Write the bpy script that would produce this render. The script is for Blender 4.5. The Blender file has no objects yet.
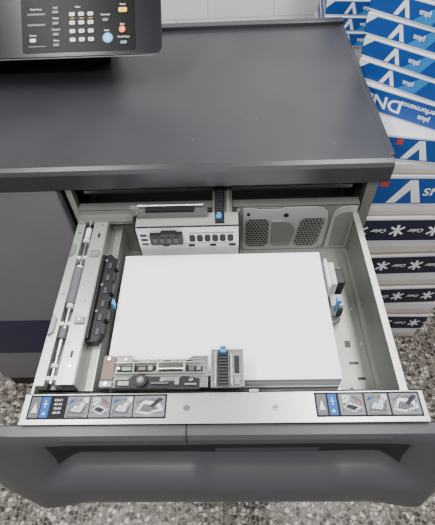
import bpy, math, random
from mathutils import Matrix, Vector
random.seed(4)
C = bpy.context.scene.collection

# ---------------------------------------------------------------- materials
def mat(name, col, rough=0.5, metal=0.0, var=0.06, scale=30.0, bump=0.0, bscale=300.0, spec=0.5):
    m = bpy.data.materials.new(name); m.use_nodes = True
    nt = m.node_tree; b = nt.nodes['Principled BSDF']
    b.inputs['Roughness'].default_value = rough
    b.inputs['Metallic'].default_value = metal
    b.inputs['Specular IOR Level'].default_value = spec
    tc = nt.nodes.new('ShaderNodeTexCoord')
    n = nt.nodes.new('ShaderNodeTexNoise'); n.inputs['Scale'].default_value = scale
    n.inputs['Detail'].default_value = 4
    nt.links.new(tc.outputs['Object'], n.inputs['Vector'])
    r = nt.nodes.new('ShaderNodeValToRGB')
    r.color_ramp.elements[0].position = 0.3; r.color_ramp.elements[1].position = 0.7
    r.color_ramp.elements[0].color = (*[c*(1-var) for c in col], 1)
    r.color_ramp.elements[1].color = (*[min(1, c*(1+var)) for c in col], 1)
    nt.links.new(n.outputs['Fac'], r.inputs['Fac'])
    nt.links.new(r.outputs['Color'], b.inputs['Base Color'])
    if bump:
        n2 = nt.nodes.new('ShaderNodeTexNoise'); n2.inputs['Scale'].default_value = bscale
        nt.links.new(tc.outputs['Object'], n2.inputs['Vector'])
        bp = nt.nodes.new('ShaderNodeBump'); bp.inputs['Strength'].default_value = bump
        bp.inputs['Distance'].default_value = 0.001
        nt.links.new(n2.outputs['Fac'], bp.inputs['Height'])
        nt.links.new(bp.outputs['Normal'], b.inputs['Normal'])
    return m

M_top = mat('slate_plastic', (0.027, 0.028, 0.032), 0.30, bump=0.3, bscale=420, scale=4, var=0.2, spec=0.45)
M_rim = mat('slate_rim', (0.030, 0.031, 0.036), 0.28, scale=6)
M_door = mat('grey_door_plastic', (0.15, 0.145, 0.152), 0.45, scale=4, bump=0.1)
M_front = mat('front_panel_plastic', (0.052, 0.053, 0.059), 0.36, scale=5, bump=0.1)
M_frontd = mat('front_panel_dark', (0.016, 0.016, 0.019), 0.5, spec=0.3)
M_console = mat('console_charcoal', (0.007, 0.0075, 0.010), 0.25, scale=6, spec=0.3)
M_lip = mat('console_lip', (0.13, 0.135, 0.145), 0.2)
M_black = mat('black_plastic', (0.005, 0.005, 0.006), 0.4, spec=0.35)
M_blackg = mat('black_gloss', (0.002, 0.002, 0.003), 0.35, spec=0.12)
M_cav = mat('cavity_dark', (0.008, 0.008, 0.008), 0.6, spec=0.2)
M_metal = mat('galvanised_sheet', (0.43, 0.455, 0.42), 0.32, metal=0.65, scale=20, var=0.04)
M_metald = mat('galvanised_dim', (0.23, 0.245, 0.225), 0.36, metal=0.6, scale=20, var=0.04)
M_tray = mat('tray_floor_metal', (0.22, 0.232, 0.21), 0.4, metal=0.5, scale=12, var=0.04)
M_plate = mat('vent_plate_metal', (0.20, 0.21, 0.198), 0.4, metal=0.4, scale=20)
M_plate2 = mat('vent_plate_raised', (0.34, 0.365, 0.34), 0.4, metal=0.4, scale=20)
M_mech = mat('mechanism_dark_metal', (0.09, 0.094, 0.094), 0.35, metal=0.5, scale=60)
M_worn = mat('mechanism_worn_metal', (0.19, 0.20, 0.19), 0.35, metal=0.6, scale=150, var=0.25)
M_steel = mat('bright_steel', (0.62, 0.62, 0.62), 0.2, metal=1.0)
M_white = mat('white_plastic', (0.62, 0.64, 0.64), 0.4)
M_offw = mat('off_white_plastic', (0.46, 0.47, 0.46), 0.5)
M_roller = mat('grey_rubber', (0.085, 0.088, 0.10), 0.55)
M_ridge = mat('rack_ridge', (0.030, 0.032, 0.036), 0.45)
M_blue = mat('blue_lever_plastic', (0.04, 0.22, 0.50), 0.35)
M_navystripe = mat('navy_stripe', (0.008, 0.011, 0.045), 0.4)
M_boxw = mat('white_carton', (0.68, 0.68, 0.72), 0.6, scale=12)
M_cream = mat('cream_wrapper', (0.60, 0.56, 0.50), 0.6, scale=12)
M_boxblue = mat('deep_blue_print', (0.004, 0.065, 0.30), 0.45, scale=20)
M_boxlb = mat('sky_blue_print', (0.03, 0.22, 0.55), 0.45)
M_boxnavy = mat('navy_print', (0.007, 0.010, 0.034), 0.45, scale=20)
M_boxlg = mat('carton_small_print', (0.5, 0.5, 0.53), 0.6)
M_tan = mat('tan_kraft', (0.40, 0.29, 0.20), 0.7)
M_ink = mat('white_print', (0.85, 0.86, 0.88), 0.5)
M_grey = mat('grey_print', (0.10, 0.105, 0.12), 0.6, spec=0.3)
M_dgrey = mat('dark_grey_print', (0.015, 0.016, 0.020), 0.6, spec=0.3)
M_lgrey = mat('light_grey_print', (0.16, 0.168, 0.185), 0.6, spec=0.3)
M_wprint = mat('soft_white_print', (0.55, 0.56, 0.58), 0.6, spec=0.3)
M_red = mat('red_print', (0.5, 0.05, 0.03), 0.5)
M_lblue = mat('label_blue', (0.01, 0.08, 0.34), 0.6, spec=0.3)
M_lblack = mat('label_black', (0.006, 0.006, 0.008), 0.6, spec=0.2)
M_key = mat('key_pale', (0.68, 0.64, 0.60), 0.4)
M_keyg = mat('key_grey', (0.08, 0.085, 0.09), 0.4)
M_orange = mat('key_yellow', (0.95, 0.62, 0.03), 0.4)
M_keyred = mat('key_red', (0.85, 0.16, 0.04), 0.4)
M_keyblue = mat('key_cyan', (0.04, 0.42, 0.80), 0.4)
M_teal = mat('key_muted', (0.10, 0.20, 0.20), 0.4)
M_brown = mat('brown_pad', (0.17, 0.125, 0.10), 0.7)

M_paper = bpy.data.materials.new('paper_white'); M_paper.use_nodes = True
nt = M_paper.node_tree; b = nt.nodes['Principled BSDF']; b.inputs['Roughness'].default_value = 0.8
tc = nt.nodes.new('ShaderNodeTexCoord'); mp = nt.nodes.new('ShaderNodeMapping')
mp.inputs['Scale'].default_value = (0.5, 0.5, 260)
nt.links.new(tc.outputs['Object'], mp.inputs['Vector'])
n = nt.nodes.new('ShaderNodeTexNoise'); n.inputs['Scale'].default_value = 1.5
nt.links.new(mp.outputs['Vector'], n.inputs['Vector'])
r = nt.nodes.new('ShaderNodeValToRGB')
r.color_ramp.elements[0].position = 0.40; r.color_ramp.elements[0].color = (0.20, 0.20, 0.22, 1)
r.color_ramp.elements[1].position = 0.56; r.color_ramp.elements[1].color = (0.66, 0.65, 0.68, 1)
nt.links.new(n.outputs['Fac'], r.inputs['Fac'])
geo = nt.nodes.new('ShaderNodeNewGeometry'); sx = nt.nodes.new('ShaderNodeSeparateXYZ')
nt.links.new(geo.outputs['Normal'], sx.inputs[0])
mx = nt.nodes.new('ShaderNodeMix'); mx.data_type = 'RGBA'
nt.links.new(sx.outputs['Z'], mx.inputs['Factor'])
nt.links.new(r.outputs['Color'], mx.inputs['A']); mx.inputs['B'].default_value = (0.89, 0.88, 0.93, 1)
nt.links.new(mx.outputs['Result'], b.inputs['Base Color'])

M_floor = bpy.data.materials.new('terrazzo'); M_floor.use_nodes = True
nt = M_floor.node_tree; b = nt.nodes['Principled BSDF']; b.inputs['Roughness'].default_value = 0.45
tc = nt.nodes.new('ShaderNodeTexCoord')
nz = nt.nodes.new('ShaderNodeTexNoise'); nz.inputs['Scale'].default_value = 60
nt.links.new(tc.outputs['Object'], nz.inputs['Vector'])
mxv = nt.nodes.new('ShaderNodeMix'); mxv.data_type = 'VECTOR'; mxv.inputs['Factor'].default_value = 0.012
nt.links.new(tc.outputs['Object'], mxv.inputs['A']); nt.links.new(nz.outputs['Color'], mxv.inputs['B'])
def vor(scale, feat='F1'):
    v = nt.nodes.new('ShaderNodeTexVoronoi'); v.inputs['Scale'].default_value = scale; v.feature = feat
    nt.links.new(mxv.outputs['Result'], v.inputs['Vector']); return v
def layer(scale, edge0, edge1, cols, base):
    v = vor(scale); sp = nt.nodes.new('ShaderNodeSeparateColor'); nt.links.new(v.outputs['Color'], sp.inputs['Color'])
    r = nt.nodes.new('ShaderNodeValToRGB'); r.color_ramp.interpolation = 'CONSTANT'
    els = r.color_ramp.elements; els[0].position = 0; els[0].color = (*cols[0][1], 1); els[1].position = cols[1][0]; els[1].color = (*cols[1][1], 1)
    for p, c in cols[2:]:
        e = els.new(p); e.color = (*c, 1)
    nt.links.new(sp.outputs[0], r.inputs['Fac'])
    v2 = vor(scale, 'DISTANCE_TO_EDGE'); r2 = nt.nodes.new('ShaderNodeValToRGB'); r2.color_ramp.elements[0].position = edge0; r2.color_ramp.elements[1].position = edge1
    nt.links.new(v2.outputs['Distance'], r2.inputs['Fac'])
    mx = nt.nodes.new('ShaderNodeMix'); mx.data_type = 'RGBA'; nt.links.new(r2.outputs['Color'], mx.inputs['Factor'])
    if isinstance(base, tuple): mx.inputs['A'].default_value = (*base, 1)
    else: nt.links.new(base, mx.inputs['A'])
    nt.links.new(r.outputs['Color'], mx.inputs['B']); return mx.outputs['Result']
small = layer(150, 0.05, 0.12, [(0, (0.05, 0.042, 0.035)), (0.25, (0.15, 0.13, 0.107)), (0.6, (0.24, 0.213, 0.18)), (0.88, (0.38, 0.35, 0.305))], (0.17, 0.15, 0.125))
big = layer(62, 0.10, 0.13, [(0, (0.022, 0.018, 0.015)), (0.20, (0.085, 0.070, 0.057)), (0.38, (0.19, 0.165, 0.138)), (0.62, (0.34, 0.308, 0.265)), (0.84, (0.62, 0.58, 0.52))], small)
nt.links.new(big, b.inputs['Base Color'])

M_wall = bpy.data.materials.new('white_painted_brick'); M_wall.use_nodes = True
nt = M_wall.node_tree; b = nt.nodes['Principled BSDF']; b.inputs['Roughness'].default_value = 0.5
tc = nt.nodes.new('ShaderNodeTexCoord'); mp = nt.nodes.new('ShaderNodeMapping')
mp.inputs['Rotation'].default_value = (math.radians(90), 0, 0)
nt.links.new(tc.outputs['Object'], mp.inputs['Vector'])
br = nt.nodes.new('ShaderNodeTexBrick'); br.inputs['Scale'].default_value = 1.0
br.inputs['Brick Width'].default_value = 0.30; br.inputs['Row Height'].default_value = 0.14
br.inputs['Mortar Size'].default_value = 0.004; br.inputs['Mortar Smooth'].default_value = 0.5
br.inputs['Color1'].default_value = (0.76, 0.75, 0.76, 1); br.inputs['Color2'].default_value = (0.73, 0.72, 0.73, 1)
br.inputs['Mortar'].default_value = (0.56, 0.55, 0.56, 1)
nt.links.new(mp.outputs['Vector'], br.inputs['Vector']); nt.links.new(br.outputs['Color'], b.inputs['Base Color'])

# ---------------------------------------------------------------- builder
WL = {}
TXT = {}
def text_geo(s):
    if s in TXT: return TXT[s]
    cu = bpy.data.curves.new('t', 'FONT'); cu.body = s; cu.size = 1; cu.align_x = 'CENTER'; cu.align_y = 'CENTER'
    cu.resolution_u = 3; cu.offset = 0.022
    o = bpy.data.objects.new('t', cu); C.objects.link(o)
    bpy.context.view_layer.update()
    me = bpy.data.meshes.new_from_object(o.evaluated_get(bpy.context.evaluated_depsgraph_get()))
    r = ([tuple(v.co) for v in me.vertices], [tuple(p.vertices) for p in me.polygons])
    bpy.data.objects.remove(o); bpy.data.meshes.remove(me)
    TXT[s] = r; return r

class MB:
    def __init__(s): s.v = []; s.f = []; s.m = []; s.mats = []
    def add(s, vs, fs, m, M=None):
        if m not in s.mats: s.mats.append(m)
        i = s.mats.index(m); o = len(s.v)
        for p in vs:
            p = Vector(p); s.v.append(M @ p if M else p)
        for f in fs: s.f.append([o+k for k in f]); s.m.append(i)
        return s
    def box(s, x0, x1, y0, y1, z0, z1, m, M=None):
        vs = [(x, y, z) for z in (z0, z1) for y in (y0, y1) for x in (x0, x1)]
        return s.add(vs, [(0,2,3,1),(4,5,7,6),(0,1,5,4),(2,6,7,3),(0,4,6,2),(1,3,7,5)], m, M)
    def cyl(s, a, b2, r, m, seg=20, M=None, r2=None):
        a = Vector(a); b2 = Vector(b2); d = (b2-a); L = d.length; q = d.to_track_quat('Z', 'Y').to_matrix().to_4x4()
        T = Matrix.Translation(a) @ q
        if M: T = M @ T
        r2 = r if r2 is None else r2
        vs = [(r*math.cos(2*math.pi*i/seg), r*math.sin(2*math.pi*i/seg), 0) for i in range(seg)] + \
             [(r2*math.cos(2*math.pi*i/seg), r2*math.sin(2*math.pi*i/seg), L) for i in range(seg)]
        fs = [(i, (i+1) % seg, seg+(i+1) % seg, seg+i) for i in range(seg)] + [tuple(range(seg))[::-1], tuple(range(seg, 2*seg))]
        return s.add(vs, fs, m, T)
    def prism(s, poly, z0, z1, m, M=None):
        n = len(poly)
        vs = [(x, y, z0) for x, y in poly]+[(x, y, z1) for x, y in poly]
        fs = [tuple(range(n))[::-1], tuple(range(n, 2*n))]+[(i, (i+1) % n, n+(i+1) % n, n+i) for i in range(n)]
        return s.add(vs, fs, m, M)
    def quad(s, x0, x1, y0, y1, z, m, M=None):
        return s.add([(x0,y0,z),(x1,y0,z),(x1,y1,z),(x0,y1,z)], [(0,1,2,3)], m, M)
    def line(s, a, b2, w, z, m, M=None):
        d = Vector((b2[0]-a[0], b2[1]-a[1])); nn = Vector((-d.y, d.x)).normalized()*w
        return s.add([(a[0]-nn.x, a[1]-nn.y, z), (b2[0]-nn.x, b2[1]-nn.y, z), (b2[0]+nn.x, b2[1]+nn.y, z), (a[0]+nn.x, a[1]+nn.y, z)], [(0,1,2,3)], m, M)
    def text(s, t, size, x, y, z, m, M=None, sx=1.0, rot=0, shear=0.0):
        vs, fs = text_geo(t)
        T = Matrix.Translation((x, y, z)) @ Matrix.Rotation(rot, 4, 'Z') @ Matrix(((1,shear,0,0),(0,1,0,0),(0,0,1,0),(0,0,0,1))) @ Matrix.Diagonal((size*sx, size, 1, 1))
        if M: T = M @ T
        return s.add(vs, fs, m, T)
    def obj(s, name, parent=None, label=None, bevel=0, smooth=False, ang=38):
        lo = Vector([min(p[i] for p in s.v) for i in range(3)]); hi = Vector([max(p[i] for p in s.v) for i in range(3)])
        c = (lo+hi)/2; c.z = lo.z
        me = bpy.data.meshes.new(name); me.from_pydata([tuple(p-c) for p in s.v], [], s.f)
        for m in s.mats: me.materials.append(m)
        for p, i in zip(me.polygons, s.m): p.material_index = i; p.use_smooth = smooth
        me.update()
        o = bpy.data.objects.new(name, me); C.objects.link(o)
        if smooth:
            try: me.set_sharp_from_angle(angle=math.radians(ang))
            except Exception: pass
        if parent is not None:
            o.parent = parent; o.location = c - WL[parent.name]
        else: o.location = c
        WL[o.name] = c
        if label: o['label'] = label
        if bevel:
            md = o.modifiers.new('bevel', 'BEVEL'); md.width = bevel; md.segments = 3; md.limit_method = 'ANGLE'; md.angle_limit = math.radians(40)
        return o

def empty(name, loc, label, cat):
    o = bpy.data.objects.new(name, None); o.empty_display_size = 0.05; C.objects.link(o); o.location = loc
    WL[o.name] = Vector(loc); o['label'] = label; o['category'] = cat
    return o

FRONT = lambda x, y, z: Matrix.Translation((x, y, z)) @ Matrix(((1,0,0,0),(0,0,-1,0),(0,1,0,0),(0,0,0,1)))
XEXT = Matrix(((0,0,1,0),(1,0,0,0),(0,1,0,0),(0,0,0,1)))
def rrect(x0, x1, y0, y1, r, seg=6):
    out = []
    for cx, cy, a0 in ((x1-r, y0+r, -90), (x1-r, y1-r, 0), (x0+r, y1-r, 90), (x0+r, y0+r, 180)):
        for i in range(seg+1):
            a = math.radians(a0+90*i/seg); out.append((cx+r*math.cos(a), cy+r*math.sin(a)))
    return out

# ---------------------------------------------------------------- room
o = MB().box(-2.2, 2.4, -1.2, 2.1, -0.05, 0, M_floor).obj('floor'); o['kind'] = 'structure'
o = MB().box(-2.2, 2.4, 2.1, 2.2, 0, 2.9, M_wall).obj('wall_back'); o['kind'] = 'structure'

# ---------------------------------------------------------------- printer
printer = empty('printer', (0, 1.08, 0), 'large dark grey production printer with an open paper drawer', 'printer')
TZ = 1.24
b = MB(); b.prism([(0.736, TZ-0.06), (0.728, TZ-0.054), (0.728, TZ-0.012), (0.734, TZ-0.004), (0.744, TZ), (1.41, TZ), (1.41, TZ-0.05), (0.745, TZ-0.05), (0.742, TZ-0.06)], -0.95, 0.388, M_top, XEXT)
b.box(-0.95, 0.392, 1.385, 1.415, TZ-0.05, TZ+0.012, M_rim)
b.box(0.378, 0.392, 0.755, 1.40, TZ-0.05, TZ+0.002, M_rim)
b.obj('worktop', printer, 'dark slate textured plastic top with raised back rim', bevel=0.0025)
for (x, y) in ((-0.05, 0.83), (0.10, 0.90), (-0.05, 1.16), (0.19, 0.96), (0.27, 0.80), (0.06, 0.93), (0.22, 1.10), (0.02, 1.02)):
    MB().cyl((x, y, TZ), (x, y, TZ+0.0006), 0.0022, M_grey, 14).obj('screw_cap', printer)
MB().box(-0.95, -0.372, 0.735, 0.765, 0.12, 1.178, M_door).obj('cabinet_door', printer, 'mid-grey plastic cabinet door', bevel=0.006)
MB().box(-0.95, -0.58, 0.7335, 0.740, 0.36, 0.60, M_navystripe).obj('accent_strip', printer, 'dark navy accent section', bevel=0.001)
MB().box(-0.95, -0.372, 0.750, 0.765, 0.02, 0.115, M_frontd).obj('lower_panel', printer, bevel=0.003)
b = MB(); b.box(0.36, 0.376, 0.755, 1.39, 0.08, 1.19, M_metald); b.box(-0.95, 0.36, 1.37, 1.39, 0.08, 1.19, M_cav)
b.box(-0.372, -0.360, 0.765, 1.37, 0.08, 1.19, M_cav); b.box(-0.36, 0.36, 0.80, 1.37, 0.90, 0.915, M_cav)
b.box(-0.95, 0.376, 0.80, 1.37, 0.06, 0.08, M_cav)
b.box(-0.36, 0.36, 0.90, 0.905, 0.915, 1.19, M_mech)
b.obj('cabinet_body', printer)
MB().box(-0.37, 0.374, 0.752, 0.765, 0.08, 0.90, M_frontd).obj('lower_drawer_front', printer, bevel=0.004)
b = MB(); b.box(-0.36, 0.376, 0.765, 0.775, 1.168, 1.188, M_metald); b.box(-0.36, -0.345, 0.755, 0.775, 0.90, 1.188, M_metal)
b.box(0.350, 0.376, 0.752, 0.775, 0.90, 1.188, M_metald)
b.box(-0.33, 0.33, 0.785, 0.845, 1.120, 1.124, M_metald); b.box(-0.33, 0.33, 0.785, 0.788, 1.124, 1.131, M_metal)
b.box(-0.33, 0.33, 0.845, 0.849, 1.124, 1.150, M_metald); b.box(-0.33, 0.33, 0.842, 0.850, 1.150, 1.153, M_metal)
b.box(-0.26, -0.12, 0.80, 0.83, 1.124, 1.142, M_black); b.box(0.16, 0.25, 0.81, 0.835, 1.124, 1.138, M_black)
for x in (-0.30, -0.08, 0.08, 0.30): b.box(x-0.004, x+0.004, 0.79, 0.845, 1.124, 1.140, M_metal)
b.obj('opening_frame', printer, 'galvanised sheet metal opening frame', bevel=0.001)
for x in (-0.352, 0.343):
    b = MB()
    b.box(x-0.004, x+0.004, 0.30, 0.89, 1.0, 1.04, M_metald)
    b.box(x-0.007, x+0.007, 0.74, 0.89, 0.99, 1.05, M_steel)
    b.obj('slide_rail', printer, bevel=0.001)
for x in (-0.85, 0.3):
    for y in (0.85, 1.3):
        MB().cyl((x, y, 0), (x, y, 0.07), 0.025, M_black).obj('foot', printer)

# ---- control panel (tilted)
tilt = math.radians(40)
CP = Matrix.Translation((0.000, 1.075, 1.3345)) @ Matrix.Rotation(tilt, 4, 'X')
b = MB(); b.prism(rrect(-0.95, -0.130, -0.012, 0.24, 0.024), -0.007, 0.0, M_console, CP)
b.prism(rrect(-0.95, -0.140, 0.002, 0.24, 0.024), -0.013, -0.007, M_black, CP)
b.prism(rrect(-0.95, -0.1300, -0.0145, 0.24, 0.026), -0.0060, -0.0030, M_lip, CP)
b.box(-0.9, -0.3, 1.20, 1.3, 1.24, 1.40, M_console)
cp = b.obj('control_panel', printer, 'near-black control console with curved grey lower rim', bevel=0.0012)
b = MB(); b.prism(rrect(-0.482, -0.196, -0.001, 0.134, 0.006), 0, 0.0012, M_blackg, CP)
kx = lambda u: (u-217.5)*0.00246
ks = lambda v: (47.2-v)*0.0026
for (t, u, vv) in (('Power Save', 37, 6.5), ('Help', 57, 5.5), ('Clear', 80, 5.5), ('Reset', 126, 4.5), ('Interrupt', 108, 13.5), ('Start', 109, 28.5), ('Stop', 125, 23), ('Utility', 57, 15.5),
                   ('Counter', 57, 26), ('Mode', 57, 36.5), ('Proof Copy', 126, 35), ('Access', 33, 31)):
    b.text(t, 0.0062, kx(u), ks(vv), 0.0016, M_wprint, CP)
for s in (12, 22): b.quad(kx(28), kx(46), ks(s), ks(s-1.6), 0.0016, M_keyg, CP)
b.quad(kx(28), kx(46), ks(42), ks(41.2), 0.0016, M_lgrey, CP)
for k in range(3): b.quad(kx(72+9.4*k), kx(76+9.4*k), ks(16.3), ks(15.9), 0.0016, M_orange, CP)
b.obj('key_plate', cp, 'glossy black key plate with white lettering')
def key(u, vv, w, h, m, rd=False, label=None, ch=None, ring=None):
    q = MB()
    if rd:
        q.cyl((kx(u), ks(vv), 0.0014), (kx(u), ks(vv), 0.005), w, m, 24, CP)
        if ring: q.cyl((kx(u), ks(vv), 0.0014), (kx(u), ks(vv), 0.0030), w+0.002, ring, 28, CP)
        q.line((kx(u), ks(vv)-w*.4), (kx(u), ks(vv)+w*.4), 0.0008, 0.0053, M_ink, CP)
    else:
        q.prism(rrect(kx(u)-w, kx(u)+w, ks(vv)-h, ks(vv)+h, min(w, h)*0.6), 0.0014, 0.0035, m, CP)
    if ch: q.text(ch, 0.0075, kx(u), ks(vv), 0.0039, M_black, CP)
    q.obj('key', cp, label)
chs = ['1','2','3','4','5','6','7','8','9','*','0','#']
for i in range(12):
    key(74+9.4*(i % 3), 12.5+8*(i//3), 0.0068, 0.0046, M_key, ch=chs[i], label='pale numeric key')
for vv in (10, 20.5, 31, 41): key(57, vv, 0.0075, 0.0034, M_keyg, label='grey oval key')
key(126, 10, 0.0105, 0.0055, M_orange, label='yellow reset key', ch='//')
key(108, 18.8, 0.0070, 0.0040, M_keyg, label='grey key')
key(110, 36, 0.0115, 0, M_keyblue, True, label='round cyan start key', ring=M_keyg)
key(125, 28.5, 0.0080, 0, M_keyred, True, label='round orange-red stop key')
key(126, 40.5, 0.0080, 0.0038, M_teal, label='muted grey-green key')
key(33, 36, 0.0075, 0.0042, M_key, label='white key')

# ---- drawer
DT = 1.096
b = MB()
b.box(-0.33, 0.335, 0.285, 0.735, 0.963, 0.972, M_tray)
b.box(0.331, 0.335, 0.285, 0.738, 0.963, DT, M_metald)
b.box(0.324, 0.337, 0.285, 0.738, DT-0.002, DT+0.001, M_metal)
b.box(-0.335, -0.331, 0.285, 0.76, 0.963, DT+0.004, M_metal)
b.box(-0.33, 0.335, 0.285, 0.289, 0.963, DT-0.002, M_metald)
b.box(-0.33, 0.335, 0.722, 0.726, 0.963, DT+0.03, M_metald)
b.box(-0.33, 0.335, 0.722, 0.745, DT+0.028, DT+0.031, M_metald)
for (x, y, w, h) in ((0.285, 0.44, 0.006, 0.008), (0.29, 0.395, 0.010, 0.003), (0.30, 0.36, 0.008, 0.003), (0.275, 0.33, 0.004, 0.010)):
    b.box(x-w, x+w, y-h, y+h, 0.9722, 0.9728, M_black)
for (x, y) in ((0.315, 0.44), (0.31, 0.53), (0.30, 0.65), (0.27, 0.66)):
    b.cyl((x, y, 0.972), (x, y, 0.9735), 0.0035, M_metal, 12)
b.box(0.245, 0.250, 0.30, 0.48, 0.972, 0.980, M_metal)
b.box(0.322, 0.331, 0.30, 0.70, 0.972, 0.982, M_metald)
drawer = b.obj('paper_drawer', printer, 'pulled-out galvanised sheet metal paper drawer')

b = MB(); F = FRONT(0, 0.7205, 0)
b.prism([(0.062, 0.974), (0.250, 0.974), (0.263, 0.985), (0.267, 1.0), (0.267, 1.085), (0.263, 1.108), (0.251, 1.120), (0.235, 1.124), (0.16, 1.124), (0.150, 1.118), (0.10, 1.118), (0.090, 1.124), (0.062, 1.124)], 0.0, 0.003, M_plate2, F)
arc = [(0.272, 0.974), (0.330, 0.974), (0.330, 1.122), (0.318, 1.124)]
for i in range(9):
    a = math.radians(90+i*90/8); arc.append((0.306+0.030*math.cos(a), 1.088+0.034*math.sin(a)))
b.prism(arc, 0.0, 0.003, M_plate2, F)
arc2 = [(0.284, 0.985), (0.322, 0.985), (0.322, 1.110)]
for i in range(7):
    a = math.radians(90+i*90/6); arc2.append((0.306+0.022*math.cos(a), 1.084+0.024*math.sin(a)))
b.prism(arc2, 0.003, 0.0055, M_plate, F)
b.prism([(0.132, 1.0), (0.14, 0.990), (0.178, 0.990), (0.184, 1.0), (0.190, 1.05), (0.180, 1.070), (0.165, 1.08), (0.132, 1.08)], 0.003, 0.0062, M_metald, F)
for (xc, zc, rx, rz, sl) in ((0.097, 1.037, 0.027, 0.050, 0.0), (0.226, 1.037, 0.029, 0.050, 0.12)):
    SH = F @ Matrix(((1,sl,0,-sl*zc),(0,1,0,0),(0,0,1,0),(0,0,0,1)))
    b.prism(rrect(xc-rx-0.002, xc+rx+0.002, zc-rz-0.002, zc+rz+0.002, 0.014), 0.003, 0.0038, M_metald, SH)
    for i in range(-3, 4):
        for j in range(-6, 7):
            x = xc+i*0.0085+(0.00425 if j % 2 else 0); z = zc+j*0.0078
            if abs((x-xc)/rx)**4+abs((z-zc)/rz)**4 > 1: continue
            q = [(x+0.0030*math.cos(a*math.pi/3), z+0.0030*math.sin(a*math.pi/3), 0.0041) for a in range(6)]
            b.add(q, [tuple(range(6))], M_cav, SH)
b.cyl((0.165, 0.7165, 1.10), (0.165, 0.715, 1.10), 0.006, M_cav); b.cyl((0.075, 0.7165, 1.105), (0.075, 0.715, 1.105), 0.004, M_cav)
b.obj('vent_plate', drawer, 'stepped light metal plate with two rounded fields of holes')

# rear side guide
b = MB()
b.box(-0.185, 0.052, 0.648, 0.651, 0.99, 1.142, M_white)
b.box(-0.185, 0.052, 0.648, 0.69, 1.139, 1.142, M_metal)
b.box(-0.185, -0.182, 0.648, 0.70, 0.99, 1.142, M_metal); b.box(0.049, 0.052, 0.648, 0.70, 0.99, 1.142, M_metal)
b.prism([(-0.152, 1.094), (-0.078, 1.094), (-0.078, 1.126), (-0.090, 1.126), (-0.093, 1.131), (-0.125, 1.131), (-0.128, 1.124), (-0.152, 1.124)], 0.0, 0.012, M_black, FRONT(0, 0.648, 0))
for i in range(4): b.box(-0.145+i*0.016, -0.135+i*0.016, 0.634, 0.637, 1.104, 1.118, M_ridge)
F2 = FRONT(0, 0.6478, 0)
for i in range(6): b.prism(rrect(-0.064+i*0.0175, -0.0500+i*0.0175, 1.090, 1.114, 0.0055, 4), 0.0, 0.0004, M_black, F2)
for (x, z) in ((-0.168, 1.115), (-0.168, 1.100), (-0.168, 1.085), (-0.12, 1.08), (-0.06, 1.078), (-0.01, 1.078), (0.035, 1.078)): b.prism(rrect(x-0.008, x+0.008, z-0.004, z+0.004, 0.003, 4), 0.0, 0.0004, M_black, F2)
for x in (-0.172, 0.042, -0.03): b.cyl((x, 0.648, 1.130), (x, 0.645, 1.130), 0.004, M_steel)
b.box(-0.175, 0.045, 0.6465, 0.648, 1.0855, 1.0865, M_metald); b.box(-0.065, 0.040, 0.6465, 0.648, 1.119, 1.121, M_metald)
b.box(-0.18, -0.02, 0.675, 0.695, 1.142, 1.154, M_mech); b.box(-0.16, -0.05, 0.682, 0.70, 1.154, 1.160, M_black)
b.box(-0.20, -0.03, 0.70, 0.712, 1.125, 1.150, M_metald)
b.cyl((-0.18, 0.70, 1.158), (-0.03, 0.70, 1.158), 0.004, M_steel)
b.box(-0.010, 0.036, 0.652, 0.84, 1.130, 1.136, M_metald)
b.box(-0.003, 0.018, 0.655, 0.84, 1.136, 1.144, M_black)
b.box(0.024, 0.030, 0.655, 0.84, 1.136, 1.140, M_metal)
for i in range(26): b.box(-0.001, 0.016, 0.66+i*0.0068, 0.662+i*0.0068, 1.144, 1.146, M_ridge)
b.obj('side_guide', drawer, 'rear paper side guide with slotted pale plate and black connector', bevel=0.0005)
# front side guide
b = MB()
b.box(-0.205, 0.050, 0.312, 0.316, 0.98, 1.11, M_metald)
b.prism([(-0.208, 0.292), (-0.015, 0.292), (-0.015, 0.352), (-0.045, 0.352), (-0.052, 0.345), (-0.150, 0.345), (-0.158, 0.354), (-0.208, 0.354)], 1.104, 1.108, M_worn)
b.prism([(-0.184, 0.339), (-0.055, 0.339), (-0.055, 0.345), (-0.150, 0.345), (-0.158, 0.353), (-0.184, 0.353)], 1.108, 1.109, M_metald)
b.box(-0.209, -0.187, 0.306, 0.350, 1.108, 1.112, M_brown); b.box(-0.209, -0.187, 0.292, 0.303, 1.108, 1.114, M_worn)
b.box(-0.185, -0.022, 0.335, 0.337, 1.108, 1.117, M_metal); b.box(-0.185, -0.022, 0.315, 0.317, 1.108, 1.117, M_metald)
b.prism([(-0.182, 0.319), (-0.128, 0.319), (-0.120, 0.324), (-0.108, 0.324), (-0.108, 0.333), (-0.182, 0.333)], 1.108, 1.1095, M_black)
b.prism([(-0.100, 0.322), (-0.062, 0.322), (-0.058, 0.318), (-0.025, 0.318), (-0.025, 0.330), (-0.050, 0.333), (-0.100, 0.333)], 1.108, 1.1095, M_black)
b.box(-0.172, -0.155, 0.322, 0.329, 1.1095, 1.114, M_worn); b.box(-0.142, -0.129, 0.323, 0.329, 1.1095, 1.113, M_brown); b.box(-0.124, -0.116, 0.322, 0.330, 1.1095, 1.115, M_metald)
b.box(-0.108, -0.104, 0.318, 0.334, 1.108, 1.119, M_metal); b.box(-0.060, -0.056, 0.318, 0.334, 1.108, 1.118, M_metal); b.box(-0.152, -0.149, 0.318, 0.334, 1.108, 1.117, M_metald)
b.box(-0.050, -0.040, 0.320, 0.329, 1.1095, 1.115, M_mech); b.box(-0.036, -0.028, 0.322, 0.330, 1.1095, 1.113, M_worn); b.cyl((-0.178, 0.3255, 1.109), (-0.178, 0.3255, 1.116), 0.003, M_steel, 12)
b.cyl((-0.105, 0.326, 1.112), (-0.058, 0.326, 1.112), 0.0028, M_steel)
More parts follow.
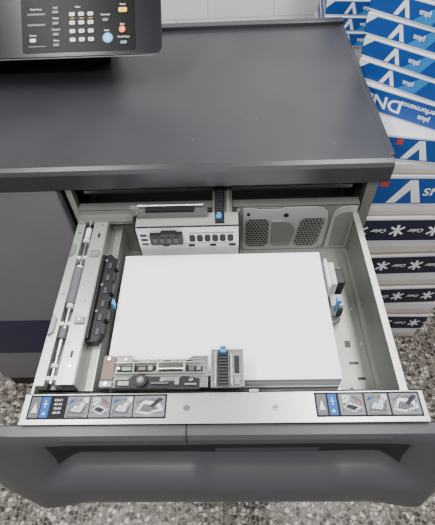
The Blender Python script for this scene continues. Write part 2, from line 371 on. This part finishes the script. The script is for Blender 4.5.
for i in range(12): b.cyl((-0.098+i*0.003, 0.326, 1.112), (-0.0965+i*0.003, 0.326, 1.112), 0.0042, M_metald, 10)
for (x, y) in ((-0.168, 0.345), (-0.128, 0.342), (-0.070, 0.341), (-0.035, 0.346), (-0.105, 0.342), (-0.198, 0.297), (-0.198, 0.345)): b.cyl((x, y, 1.109), (x, y, 1.1155 if x < -.19 else 1.1115), 0.0034, M_steel, 12)
for x in (-0.15, -0.09, -0.05): b.prism(rrect(x-0.006, x+0.006, 0.3395, 0.343, 0.0015, 3), 1.109, 1.1095, M_black)
b.prism([(-0.182, 0.290), (-0.030, 0.290), (-0.030, 0.307), (-0.060, 0.312), (-0.072, 0.303), (-0.095, 0.303), (-0.104, 0.311), (-0.150, 0.314), (-0.160, 0.306), (-0.182, 0.306)], 1.092, 1.111, M_black)
b.cyl((-0.135, 0.302, 1.108), (-0.135, 0.302, 1.118), 0.0115, M_black, 24); b.cyl((-0.135, 0.302, 1.118), (-0.135, 0.302, 1.1195), 0.007, M_roller, 24); b.cyl((-0.135, 0.302, 1.1195), (-0.135, 0.302, 1.121), 0.003, M_steel)
b.box(-0.116, -0.085, 0.296, 0.299, 1.111, 1.115, M_roller); b.box(-0.056, -0.035, 0.294, 0.297, 1.111, 1.114, M_metald); b.box(-0.176, -0.156, 0.294, 0.302, 1.111, 1.114, M_worn)
b.box(-0.074, -0.066, 0.294, 0.308, 1.111, 1.116, M_metald); b.cyl((-0.098, 0.304, 1.108), (-0.098, 0.304, 1.114), 0.003, M_steel, 10); b.cyl((-0.045, 0.304, 1.111), (-0.045, 0.304, 1.114), 0.003, M_steel, 10)
b.box(-0.010, 0.050, 0.291, 0.364, 1.104, 1.109, M_worn)
b.box(0.046, 0.050, 0.291, 0.360, 1.06, 1.112, M_metald)
b.box(0.004, 0.022, 0.2905, 0.358, 1.109, 1.120, M_black)
for i in range(11): b.box(0.0055, 0.0205, 0.2925+i*0.006, 0.2943+i*0.006, 1.120, 1.1225, M_ridge)
b.box(0.026, 0.029, 0.293, 0.353, 1.109, 1.116, M_metal); b.box(0.033, 0.042, 0.315, 0.35, 1.109, 1.110, M_black); b.box(0.033, 0.042, 0.294, 0.305, 1.109, 1.113, M_metald)
b.box(-0.003, 0.000, 0.293, 0.356, 1.109, 1.116, M_metal)
b.obj('side_guide', drawer, 'front paper side guide in worn metal with toothed black slide and round knob', bevel=0.0004)
for (x, y, z) in ((0.006, 0.668, 1.146), (0.013, 0.352, 1.1225)):
    q = MB(); q.prism(rrect(x-0.006, x+0.006, y-0.004, y+0.008, 0.003), z, z+0.008, M_blue); q.box(x-0.004, x+0.004, y+0.003, y+0.007, z+0.008, z+0.012, M_blue)
    q.obj('release_lever', drawer, 'small light blue release clip', bevel=0.001)
# end stop
b = MB()
b.box(0.240, 0.246, 0.525, 0.60, 0.973, 1.078, M_white); b.box(0.246, 0.262, 0.535, 0.595, 0.973, 1.070, M_offw)
b.prism([(0.250, 0.48), (0.280, 0.50), (0.280, 0.59), (0.250, 0.60)], 0.973, 0.985, M_metald)
b.box(0.262, 0.282, 0.545, 0.585, 0.985, 1.060, M_black); b.box(0.250, 0.278, 0.505, 0.535, 0.985, 1.030, M_offw); b.box(0.266, 0.278, 0.500, 0.505, 0.99, 1.02, M_black)
b.obj('end_stop', drawer, 'chunky light grey and black paper end stop', bevel=0.0015)
q = MB(); q.box(0.258, 0.266, 0.500, 0.507, 1.012, 1.056, M_blue); q.box(0.2565, 0.2675, 0.497, 0.509, 1.050, 1.060, M_blue); q.obj('release_lever', drawer, 'short straight blue lever', bevel=0.0012)

# left feed unit
b = MB()
b.box(-0.331, -0.262, 0.30, 0.74, 1.078, 1.082, M_mech)
b.box(-0.331, -0.315, 0.30, 0.755, 1.082, 1.102, M_metal)
b.box(-0.292, -0.286, 0.30, 0.745, 1.082, 1.106, M_metal); b.box(-0.286, -0.260, 0.30, 0.735, 1.103, 1.106, M_metal)
b.box(-0.262, -0.258, 0.30, 0.72, 0.972, 1.104, M_metald)
b.box(-0.258, -0.235, 0.30, 0.72, 1.070, 1.074, M_metald)
b.box(-0.236, -0.233, 0.30, 0.72, 0.972, 1.074, M_metal)
for y in (0.315, 0.43, 0.60, 0.725): b.prism(rrect(-0.315, -0.292, y-0.0035, y+0.0035, 0.0015, 3), 1.082, 1.101, M_white)
b.box(-0.315, -0.310, 0.30, 0.74, 1.082, 1.0835, M_black); b.box(-0.297, -0.292, 0.30, 0.74, 1.082, 1.0835, M_black)
for y in (0.36, 0.66): b.box(-0.277, -0.272, y-0.007, y+0.007, 1.106, 1.1065, M_black)
for i in range(8): b.box(-0.2585, -0.257, 0.315+i*0.012, 0.321+i*0.012, 0.99, 1.06, M_black)
b.box(-0.33, -0.20, 0.700, 0.722, 1.10, 1.112, M_metald); b.box(-0.325, -0.29, 0.735, 0.755, 1.102, 1.110, M_metal)
b.box(-0.284, -0.264, 0.425, 0.440, 1.106, 1.112, M_metald); b.box(-0.284, -0.264, 0.595, 0.612, 1.106, 1.112, M_metald)
b.prism([(-0.331, 0.40), (-0.322, 0.41), (-0.322, 0.44), (-0.331, 0.45)], 1.102, 1.108, M_metald)
b.prism([(-0.331, 0.60), (-0.322, 0.61), (-0.322, 0.63), (-0.331, 0.64)], 1.102, 1.108, M_metald)
for (x, y) in ((-0.323, 0.36), (-0.323, 0.5), (-0.323, 0.67), (-0.272, 0.335), (-0.272, 0.48), (-0.274, 0.4325), (-0.274, 0.6035), (-0.272, 0.69)):
    z = 1.102 if x < -0.3 else 1.106
    b.cyl((x, y, z), (x, y, z+(0.008 if y in (0.4325, 0.6035) else 0.002)), 0.003, M_steel, 12)
b.obj('feed_unit', drawer, 'broad pale galvanised feed channel with brackets and screws', bevel=0.0005)
b = MB(); b.cyl((-0.3035, 0.303, 1.100), (-0.3035, 0.738, 1.100), 0.0036, M_steel)
for y in (0.335, 0.645): b.cyl((-0.3035, y, 1.100), (-0.3035, y+0.006, 1.100), 0.0070, M_white)
b.cyl((-0.3035, 0.655, 1.100), (-0.3035, 0.685, 1.100), 0.0060, M_white)
for i in range(8): b.cyl((-0.3035, 0.36+i*0.004, 1.100), (-0.3035, 0.362+i*0.004, 1.100), 0.0055, M_steel, 12)
b.obj('roller_shaft', drawer, 'long thin steel shaft', smooth=True)
b = MB(); b.cyl((-0.3035, 0.475, 1.100), (-0.3035, 0.565, 1.100), 0.0115, M_roller, 28); b.cyl((-0.3035, 0.467, 1.100), (-0.3035, 0.573, 1.100), 0.0070, M_white, 24)
b.obj('feed_roller', drawer, 'long grey rubber feed roller', smooth=True)
b = MB(); b.cyl((-0.3035, 0.395, 1.100), (-0.3035, 0.415, 1.100), 0.0080, M_roller, 28)
b.obj('feed_roller', drawer, 'small grey rubber roller', smooth=True)
b = MB()
out = [(-0.257, 0.392), (-0.257, 0.607), (-0.240, 0.612), (-0.232, 0.602)]
y = 0.598
for i in range(6):
    q = -0.227 if i % 2 else -0.223
    out += [(q, y), (q, y-0.022), (-0.231, y-0.025), (-0.231, y-0.030)]; y -= 0.033
out += [(-0.236, 0.392)]
b.prism(out[::-1], 1.074, 1.094, M_black)
b.box(-0.257, -0.252, 0.396, 0.605, 1.094, 1.102, M_black); b.box(-0.246, -0.2445, 0.41, 0.59, 1.094, 1.096, M_ridge)
for i in range(6):
    y = 0.406+i*0.033
    b.box(-0.242, -0.234, y, y+0.015, 1.094, 1.0965, M_ridge)
    if i % 2: b.cyl((-0.248, y+0.022, 1.094), (-0.248, y+0.022, 1.0965), 0.003, M_lgrey, 10)
b.obj('feed_guide', drawer, 'solid black plastic toothed feed guide', bevel=0.001)
MB().box(-0.222, -0.218, 0.482, 0.494, 1.066, 1.088, M_blue).obj('paper_tab', drawer, 'small blue tab')

# front flange
b = MB(); b.box(-0.345, 0.362, 0.232, 0.289, DT-0.002, DT, M_metal); b.box(-0.345, 0.362, 0.285, 0.289, DT-0.03, DT, M_metal)
b.box(0.058, 0.075, 0.286, 0.2895, DT, DT+0.006, M_metal)
b.obj('front_flange', drawer, 'light grey-green sheet metal flange', bevel=0.0008)
for x in (-0.052, 0.103):
    b = MB(); b.cyl((x, 0.258, DT), (x, 0.258, DT+0.002), 0.006, M_steel); b.box(x-0.004, x+0.004, 0.2575, 0.2585, DT+0.002, DT+0.0023, M_black); b.obj('screw', drawer)
def ilabel(x0, x1, items, nm):
    b = MB(); z = DT+0.0004; y0, y1 = 0.241, 0.284
    b.box(x0, x1, y0, y1, DT, z, M_lblack); Z = z+0.0002
    for it in items:
        k = it[0]
        if k == 'q': b.prism(rrect(x0+it[1], x0+it[2], y0+it[3], y0+it[4], 0.0015, 3), z, Z, it[5])
        elif k == 't': b.text(it[1], it[2], x0+it[3], y0+it[4], Z+0.0003, it[5])
        elif k == 'p': b.add([(x0+p[0], y0+p[1], Z+0.0001*it[3]) for p in it[1]], [tuple(range(len(it[1])))], it[2])
        elif k == 'l': b.line((x0+it[1][0], y0+it[1][1]), (x0+it[2][0], y0+it[2][1]), it[4], Z+0.0004, it[3])
    b.obj('instruction_label', drawer, nm)
def drawing(o, w, variant):
    P = lambda fx, fy: (o+fx*w, 0.004+fy*0.035)
    L = [('q', o, o+w, 0.003, 0.040, M_lgrey)]
    if variant == 0:
        L += [('p', [P(.08,.15), P(.75,.08), P(.92,.5), P(.3,.62)], M_grey, 1), ('p', [P(.18,.28), P(.65,.22), P(.78,.48), P(.35,.58)], M_wprint, 2),
              ('p', [P(.55,.55), P(.7,.5), P(.95,.75), P(.95,.98), P(.75,.95)], M_wprint, 3), ('l', P(.08,.15), P(.10,.0), M_black, .0006), ('l', P(.10,.02), P(.78,.0), M_black, .0006),
              ('p', [P(.1,.7), P(.3,.72), P(.2,.95)], M_lblue, 3)]
    elif variant == 1:
        L += [('p', [P(.08,.3), P(.6,.1), P(.92,.35), P(.4,.62)], M_wprint, 1), ('p', [P(.2,.35), P(.58,.2), P(.75,.35), P(.4,.5)], M_dgrey, 2),
              ('p', [P(.1,.6), P(.25,.55), P(.5,.8), P(.42,.98), P(.15,.95)], M_wprint, 3), ('p', [P(.7,.6), P(.9,.6), P(.8,.82)], M_red, 3)]
    else:
        L += [('p', [P(.05,.2), P(.45,.08), P(.95,.3), P(.85,.7), P(.3,.8)], M_wprint, 1), ('p', [P(.2,.3), P(.45,.2), P(.8,.35), P(.7,.55), P(.32,.62)], M_grey, 2), ('p', [P(.5,.5), P(.62,.42), P(.95,.85), P(.8,.95)], M_dgrey, 3)]
    for k in range(7):
        a = P(.10+.11*k, .12+.05*(k % 2)); c = P(.22+.11*k, .58-.05*(k % 3)); L.append(('l', a, c, M_dgrey, .0004))
    for k in range(3): L.append(('l', P(.58+.09*k, .95-.05*k), P(.70+.09*k, .60), M_dgrey, .0004))
    L += [('l', P(.05,.72), P(.6,.86), M_dgrey, .0004), ('l', P(.6,.86), P(.95,.6), M_dgrey, .0004), ('l', P(.08,.3), P(.9,.14), M_dgrey, .0004), ('l', P(.08,.62), P(.42,.98), M_black, .0005)]
    return L
def bluepanel(o):
    L = [('q', o, o+0.015, 0.003, 0.040, M_lblue)]
    L += [('l', (o+0.0075, 0.020), (o+0.0075, 0.034), M_wprint, .0008), ('l', (o+0.004, 0.027), (o+0.011, 0.027), M_wprint, .0008), ('p', [(o+0.004, 0.008), (o+0.011, 0.008), (o+0.0075, 0.014)], M_wprint, 2)]
    return L
TL = lambda o: [('t', s, 0.0055, o, 0.034-0.0075*i, M_wprint) for i, s in enumerate(('8.5x11', 'A3 A4', '12x18', 'A5 B4'))]
ilabel(-0.334, -0.088, [('q', 0.003, 0.020, 0.003, 0.040, M_grey), ('p', [(0.006, 0.012), (0.017, 0.012), (0.0115, 0.030)], M_wprint, 1)]
   + bluepanel(0.022) + TL(0.052) + drawing(0.068, 0.040, 0)+drawing(0.110, 0.036, 1)+drawing(0.148, 0.038, 0)+drawing(0.188, 0.055, 2), 'dark label strip with loading pictograms and small blue panel')
ilabel(0.172, 0.354, [('q', 0.003, 0.020, 0.003, 0.040, M_grey), ('p', [(0.006, 0.012), (0.017, 0.012), (0.0115, 0.030)], M_wprint, 1)]
   + bluepanel(0.023) + drawing(0.042, 0.042, 1)+drawing(0.087, 0.040, 0)+drawing(0.130, 0.049, 2), 'dark label strip with loading pictograms and small blue panel')

# front panel loft
def lerp(a, b2, t): return [(p[0]*(1-t)+q[0]*t, p[1]*(1-t)+q[1]*t) for p, q in zip(a, b2)]
T3 = [(0.236, 1.04), (0.236, 1.083), (0.233, 1.086)]
cheek = T3+[(0.216, 1.084), (0.209, 1.075), (0.202, 1.055), (0.199, 1.045), (0.184, 0.995), (0.174, 0.965), (0.170, 0.953), (0.165, 0.942), (0.160, 0.931), (0.156, 0.922), (0.153, 0.912), (0.143, 0.870), (0.140, 0.858), (0.144, 0.846), (0.20, 0.840)]
edge =  T3+[(0.222, 1.084), (0.218, 1.075), (0.215, 1.055), (0.213, 1.045), (0.206, 0.995), (0.203, 0.965), (0.202, 0.953), (0.201, 0.942), (0.199, 0.931), (0.198, 0.922), (0.196, 0.912), (0.190, 0.878), (0.189, 0.870), (0.193, 0.864), (0.22, 0.860)]
scoop = T3+[(0.216, 1.084), (0.210, 1.076), (0.209, 1.052), (0.216, 1.048), (0.221, 0.985), (0.219, 0.970), (0.211, 0.960), (0.197, 0.953), (0.180, 0.946), (0.168, 0.936), (0.160, 0.922), (0.151, 0.882), (0.149, 0.862), (0.153, 0.848), (0.20, 0.840)]
dip   = T3+[(0.216, 1.084), (0.210, 1.076), (0.209, 1.056), (0.217, 1.052), (0.224, 0.972), (0.221, 0.956), (0.212, 0.945), (0.197, 0.936), (0.180, 0.927), (0.168, 0.917), (0.160, 0.904), (0.151, 0.876), (0.149, 0.861), (0.153, 0.848), (0.20, 0.840)]
def sm(t): return t*t*(3-2*t)
secs = [(-0.47, edge), (-0.44, lerp(edge, cheek, 0.35)), (-0.360, cheek), (-0.350, cheek)]
for k in range(1, 10): secs.append((-0.350+0.085*k/10, lerp(cheek, scoop, sm(k/10))))
secs += [(-0.265, scoop), (-0.16, scoop), (-0.060, scoop)]
for k in range(1, 10): secs.append((-0.060+0.060*k/10, lerp(scoop, dip, sm(k/10))))
secs += [(0.0, dip), (0.10, dip), (0.185, dip)]
for k in range(1, 10): secs.append((0.185+0.060*k/10, lerp(dip, scoop, sm(k/10))))
secs += [(0.245, scoop), (0.295, scoop)]
for k in range(1, 10): secs.append((0.295+0.085*k/10, lerp(scoop, cheek, sm(k/10))))
secs += [(0.380, cheek), (0.395, cheek), (0.44, lerp(edge, cheek, 0.35)), (0.47, edge)]
vs = []; n = len(cheek)
for x, s in secs: vs += [(x, y, z) for y, z in s]
fa = []; fd = []
for i in range(len(secs)-1):
    xm = (secs[i][0]+secs[i+1][0])/2
    for j in range(n-1):
        f = (i*n+j, i*n+j+1, (i+1)*n+j+1, (i+1)*n+j)
        (fd if (j in (5, 6, 7) and -0.305 < xm < 0.335) else fa).append(f)  # recess wall faces get the darker plastic: shade put into the colour
for i in range(len(secs)-1): fa.append((i*n+n-1, i*n, (i+1)*n, (i+1)*n+n-1))
fa.append(tuple(range(n))[::-1]); fa.append(tuple((len(secs)-1)*n+j for j in range(n)))
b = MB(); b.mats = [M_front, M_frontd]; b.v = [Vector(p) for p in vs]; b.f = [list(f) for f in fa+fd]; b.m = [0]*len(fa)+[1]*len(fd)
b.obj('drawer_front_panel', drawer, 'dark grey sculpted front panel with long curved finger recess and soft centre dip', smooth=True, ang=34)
MB().box(-0.0535, -0.0515, 0.2085, 0.233, 1.060, 1.0872, M_black).obj('panel_seam', drawer, 'thin seam')

# ---------------------------------------------------------------- paper stack
b = MB()
z = 0.973; i = 0
while z < 1.064:
    h = 0.0155; dx = random.uniform(-0.0008, 0.0008); dy = random.uniform(-0.0010, 0.0004) - (0.0025 if i < 4 else 0)
    b.box(-0.215+dx, 0.235+dx, 0.322+dy, 0.628, z, min(z+h, 1.066), M_paper); z += h; i += 1
o = b.obj('paper_stack', None, 'tall stack of blank white paper sheets in the open drawer'); o['category'] = 'paper'

# ---------------------------------------------------------------- cartons
PI = math.pi
def wedge(b, x, zc, s, z, M, red=True):
    P = lambda pts: [(x-px*s, zc-pz*s, z) for px, pz in pts]
    b.add(P([(-.80, .46), (-.52, .46), (-.24, -.46), (-.46, -.46)]), [(0,1,2,3)], M_ink, M)
    b.add(P([(-.24, -.46), (-.36, -.10), (-.02, .46), (.26, .46)]), [(0,1,2,3)], M_ink, M)
    if red: b.add(P([(.36, -.46), (.60, -.46), (.60, -.2), (.36, -.2)]), [(0,1,2,3)], M_red, M)
def figure(b, x, zc, s, z, M):
    """compact star-like mark: upright with radiating arms"""
    L = lambda a, c, w, k: b.line((x-a[0]*s, zc-a[1]*s), (x-c[0]*s, zc-c[1]*s), w*s, z+0.0001*k, M_ink, M)
    L((0, .5), (0, -.5), .085, 0)
    for k, an in enumerate((35, 145, 215, 325)):
        L((0, 0), (.48*math.cos(math.radians(an)), .55*math.sin(math.radians(an))), .075, k+1)
def make_box(kind, W, D, H):
    root = bpy.data.objects.new('paper_box', None); C.objects.link(root); root.empty_display_size = 0.05
    WL[root.name] = Vector((0, 0, 0)); F = FRONT(0, -0.0006, 0); e = 0.0004
    MB().box(0, W, 0, D, 0, H, M_cream if kind == 'plain' else M_boxw).obj('carton', root, bevel=0.0025)
    b = MB()
    if kind == 'plain':
        b.quad(0.002, W-0.002, 0.003, H*0.16, 0.0, M_tan, F); b.quad(0.002, W-0.002, H*0.55, H*0.97, 0.0, M_boxw, F); b.quad(0.30, 0.42, H*0.28, H*0.42, 0.0, M_boxlg, F); b.obj('printed_band', root)
        return root, list(root.children)
    S = Matrix.Translation((-0.0006, 0, 0)) @ Matrix(((0,0,-1,0),(-1,0,0,0),(0,1,0,0),(0,0,0,1)))
    if kind == 'navy':
        z0, z1 = H*0.08, H*0.92
        b.quad(0.002, W-0.002, z0, z1, 0, M_boxnavy, F); b.quad(-D+0.004, -0.004, z0, z1, 0, M_boxnavy, S)
        zc = (z0+z1)/2; R = (z1-z0)
        for k in range(4):
            x = 0.035+k*0.122
            figure(b, x, zc, R*0.55, e, F)
            b.text('Color', 0.024, x+0.061, zc, e, M_ink, F, 0.85, PI, 0.3)
    elif kind == 'vx':
        z0, z1 = H*0.10, H*0.92
        b.quad(0.001, W-0.001, z0, z1, 0, M_boxblue, F); b.quad(-D+0.001, -0.001, z0, z1, 0, M_boxblue, S)
        zc = (z0+z1)/2; hh = z1-z0
        wedge(b, 0.115, zc, hh*0.98, e*2, F)
        b.text('DNS', hh*0.4, 0.235, zc, e*2, M_ink, F, 1.1, PI)
        wedge(b, 0.385, zc, hh*0.98, e*2, F)
    elif kind == 'art':
        z0, z1 = H*0.10, H*0.92; zc = (z0+z1)/2; hh = z1-z0
        b.quad(0.001, W-0.001, z0, z1, 0, M_boxblue, F); b.quad(-D+0.001, -0.001, z0, z1, 0, M_boxblue, S)
        b.add([(0.001, z1, e), (0.001, zc, e), (0.030, z1, e)], [(0,1,2)], M_ink, F)
        b.add([(0.12, z0, e), (0.17, z0, e), (0.20, z1, e), (0.175, z1, e)], [(0,1,2,3)], M_boxlb, F)
        wedge(b, 0.080, zc, hh*0.95, e*2, F, False)
        b.text('plus', hh*0.42, 0.148, zc, e*2, M_ink, F, 1.0, PI)
        wedge(b, 0.260, zc, hh*0.95, e*2, F, False); b.text('DNS', hh*0.6, 0.355, zc, e*2, M_ink, F, 1.1, PI)
    else:
        z0, z1 = H*0.06, H*0.94
        b.quad(0.001, W-0.001, z0, z1, 0, M_boxblue, F); b.quad(-D+0.001, -0.001, z0, z1, 0, M_boxblue, S)
        zc = (z0+z1)/2; hh = z1-z0
        b.text('DNS', hh*0.80, 0.085, zc+hh*.02, e*2, M_ink, F, 1.1, PI)
        b.text('performance', hh*0.34, 0.186, zc+hh*0.20, e*2, M_ink, F, 0.95, PI); b.text('plus', hh*0.34, 0.204, zc-hh*0.18, e*2, M_ink, F, 0.95, PI)
        wedge(b, 0.320, zc, hh*0.88, e*2, F)
    b.obj('printed_band', root)
    return root, list(root.children)
tmpl = {}
labels = {'navy': 'navy paper pack with white star-like emblems', 'vx': 'blue paper carton with large white angular mark', 'dns': 'flat blue paper pack with inverted white lettering',
          'plain': 'cream and white wrapped paper pack with tan edge', 'art': 'thin deep blue and white paper pack with cropped artwork'}
def place(kind, W, D, H, x, y, z, rot):
    k = (kind, W, D, H)
    bpy.context.view_layer.update()
    if k not in tmpl:
        tmpl[k] = make_box(*k); r = tmpl[k][0]
    else:
        r0 = tmpl[k][0]; r = r0.copy(); C.objects.link(r)
        for c in tmpl[k][1]:
            c2 = c.copy(); C.objects.link(c2); c2.parent = r
    r.location = (x, y, z); r.rotation_euler = (0, 0, math.radians(rot))
    r['label'] = labels[kind]; r['category'] = 'paper box'; r['group'] = 'paper boxes stacked beside the printer'
z = 0.0
for i in range(4):
    place('plain', 0.45, 0.32, 0.084, 0.43+0.010*(i % 2), 0.975, z, random.uniform(-1.5, 1.0)); z += 0.085
    place('navy', 0.45, 0.32, 0.119, 0.43+0.008*((i+1) % 2), 0.970-0.004*(i % 2), z, random.uniform(-1.5, 1.0)); z += 0.120
place('plain', 0.45, 0.32, 0.042, 0.43, 0.975, z, -1); z += 0.043
place('vx', 0.45, 0.32, 0.124, 0.43, 0.978, z, -2); z += 0.125
place('plain', 0.45, 0.32, 0.040, 0.428, 0.985, z, -3); z += 0.041
place('vx', 0.45, 0.32, 0.085, 0.425, 1.01, z, -12); z += 0.086
# one lettered pack, then a tight run of thinner packs above
place('dns', 0.45, 0.32, 0.072, 0.400, 1.15, z, -36); z += 0.073
for i, rt_ in enumerate((-40, -42, -41, -44, -43, -46, -45, -47, -46)):
    place('dns' if i == 4 else 'art', 0.45, 0.32, 0.072 if i == 4 else 0.054, 0.400+0.003*(i % 2), 1.175+0.010*i, z, rt_); z += 0.073 if i == 4 else 0.055
zz = 0.0
for i in range(5):
    place('navy', 0.45, 0.32, 0.119, 0.42, 1.70, zz, 0); zz += 0.120
    place('plain', 0.45, 0.32, 0.084, 0.42, 1.70, zz, 0); zz += 0.085
for i in range(9):
    place('art', 0.45, 0.32, 0.054, 0.40, 1.70+0.005*i, zz, -6-i*0.8); zz += 0.055

# ---------------------------------------------------------------- light
w = bpy.data.worlds.new('World'); bpy.context.scene.world = w; w.use_nodes = True
w.node_tree.nodes['Background'].inputs['Color'].default_value = (0.97, 0.98, 1.0, 1)
w.node_tree.nodes['Background'].inputs['Strength'].default_value = 0.40
def area(x, y, z, sx, sy, p, rx=0, ry=0):
    l = bpy.data.lights.new('ceiling_lamp', 'AREA'); l.shape = 'RECTANGLE'; l.size = sx; l.size_y = sy; l.energy = p; l.color = (1, 0.985, 0.96)
    o = bpy.data.objects.new('ceiling_lamp', l); C.objects.link(o); o.location = (x, y, z); o.rotation_euler = (rx, ry, 0)
area(-0.9, 0.6, 2.85, 0.3, 1.5, 44)
area(0.7, 1.1, 2.85, 0.3, 1.5, 54)
area(0.0, -0.6, 2.85, 1.5, 0.3, 42, math.radians(10))

# ---------------------------------------------------------------- camera
p = math.radians(52); psi = 0.05; rr = 0.06
d = Vector((-math.sin(psi)*math.cos(p), math.cos(psi)*math.cos(p), -math.sin(p)))
rt = Vector((math.cos(psi), math.sin(psi), 0)); up = rt.cross(d)
r2 = math.cos(rr)*rt - math.sin(rr)*up; u2 = math.sin(rr)*rt + math.cos(rr)*up
Mx = Matrix((r2, u2, -d)).transposed().to_4x4(); Mx.translation = (0.03, 0, 1.84)
cd = bpy.data.cameras.new('camera'); cam = bpy.data.objects.new('camera', cd); C.objects.link(cam)
cam.matrix_world = Mx; cd.sensor_fit = 'VERTICAL'; cd.sensor_height = 24; cd.lens = 427/525*24; cd.clip_start = 0.02
bpy.context.scene.camera = cam
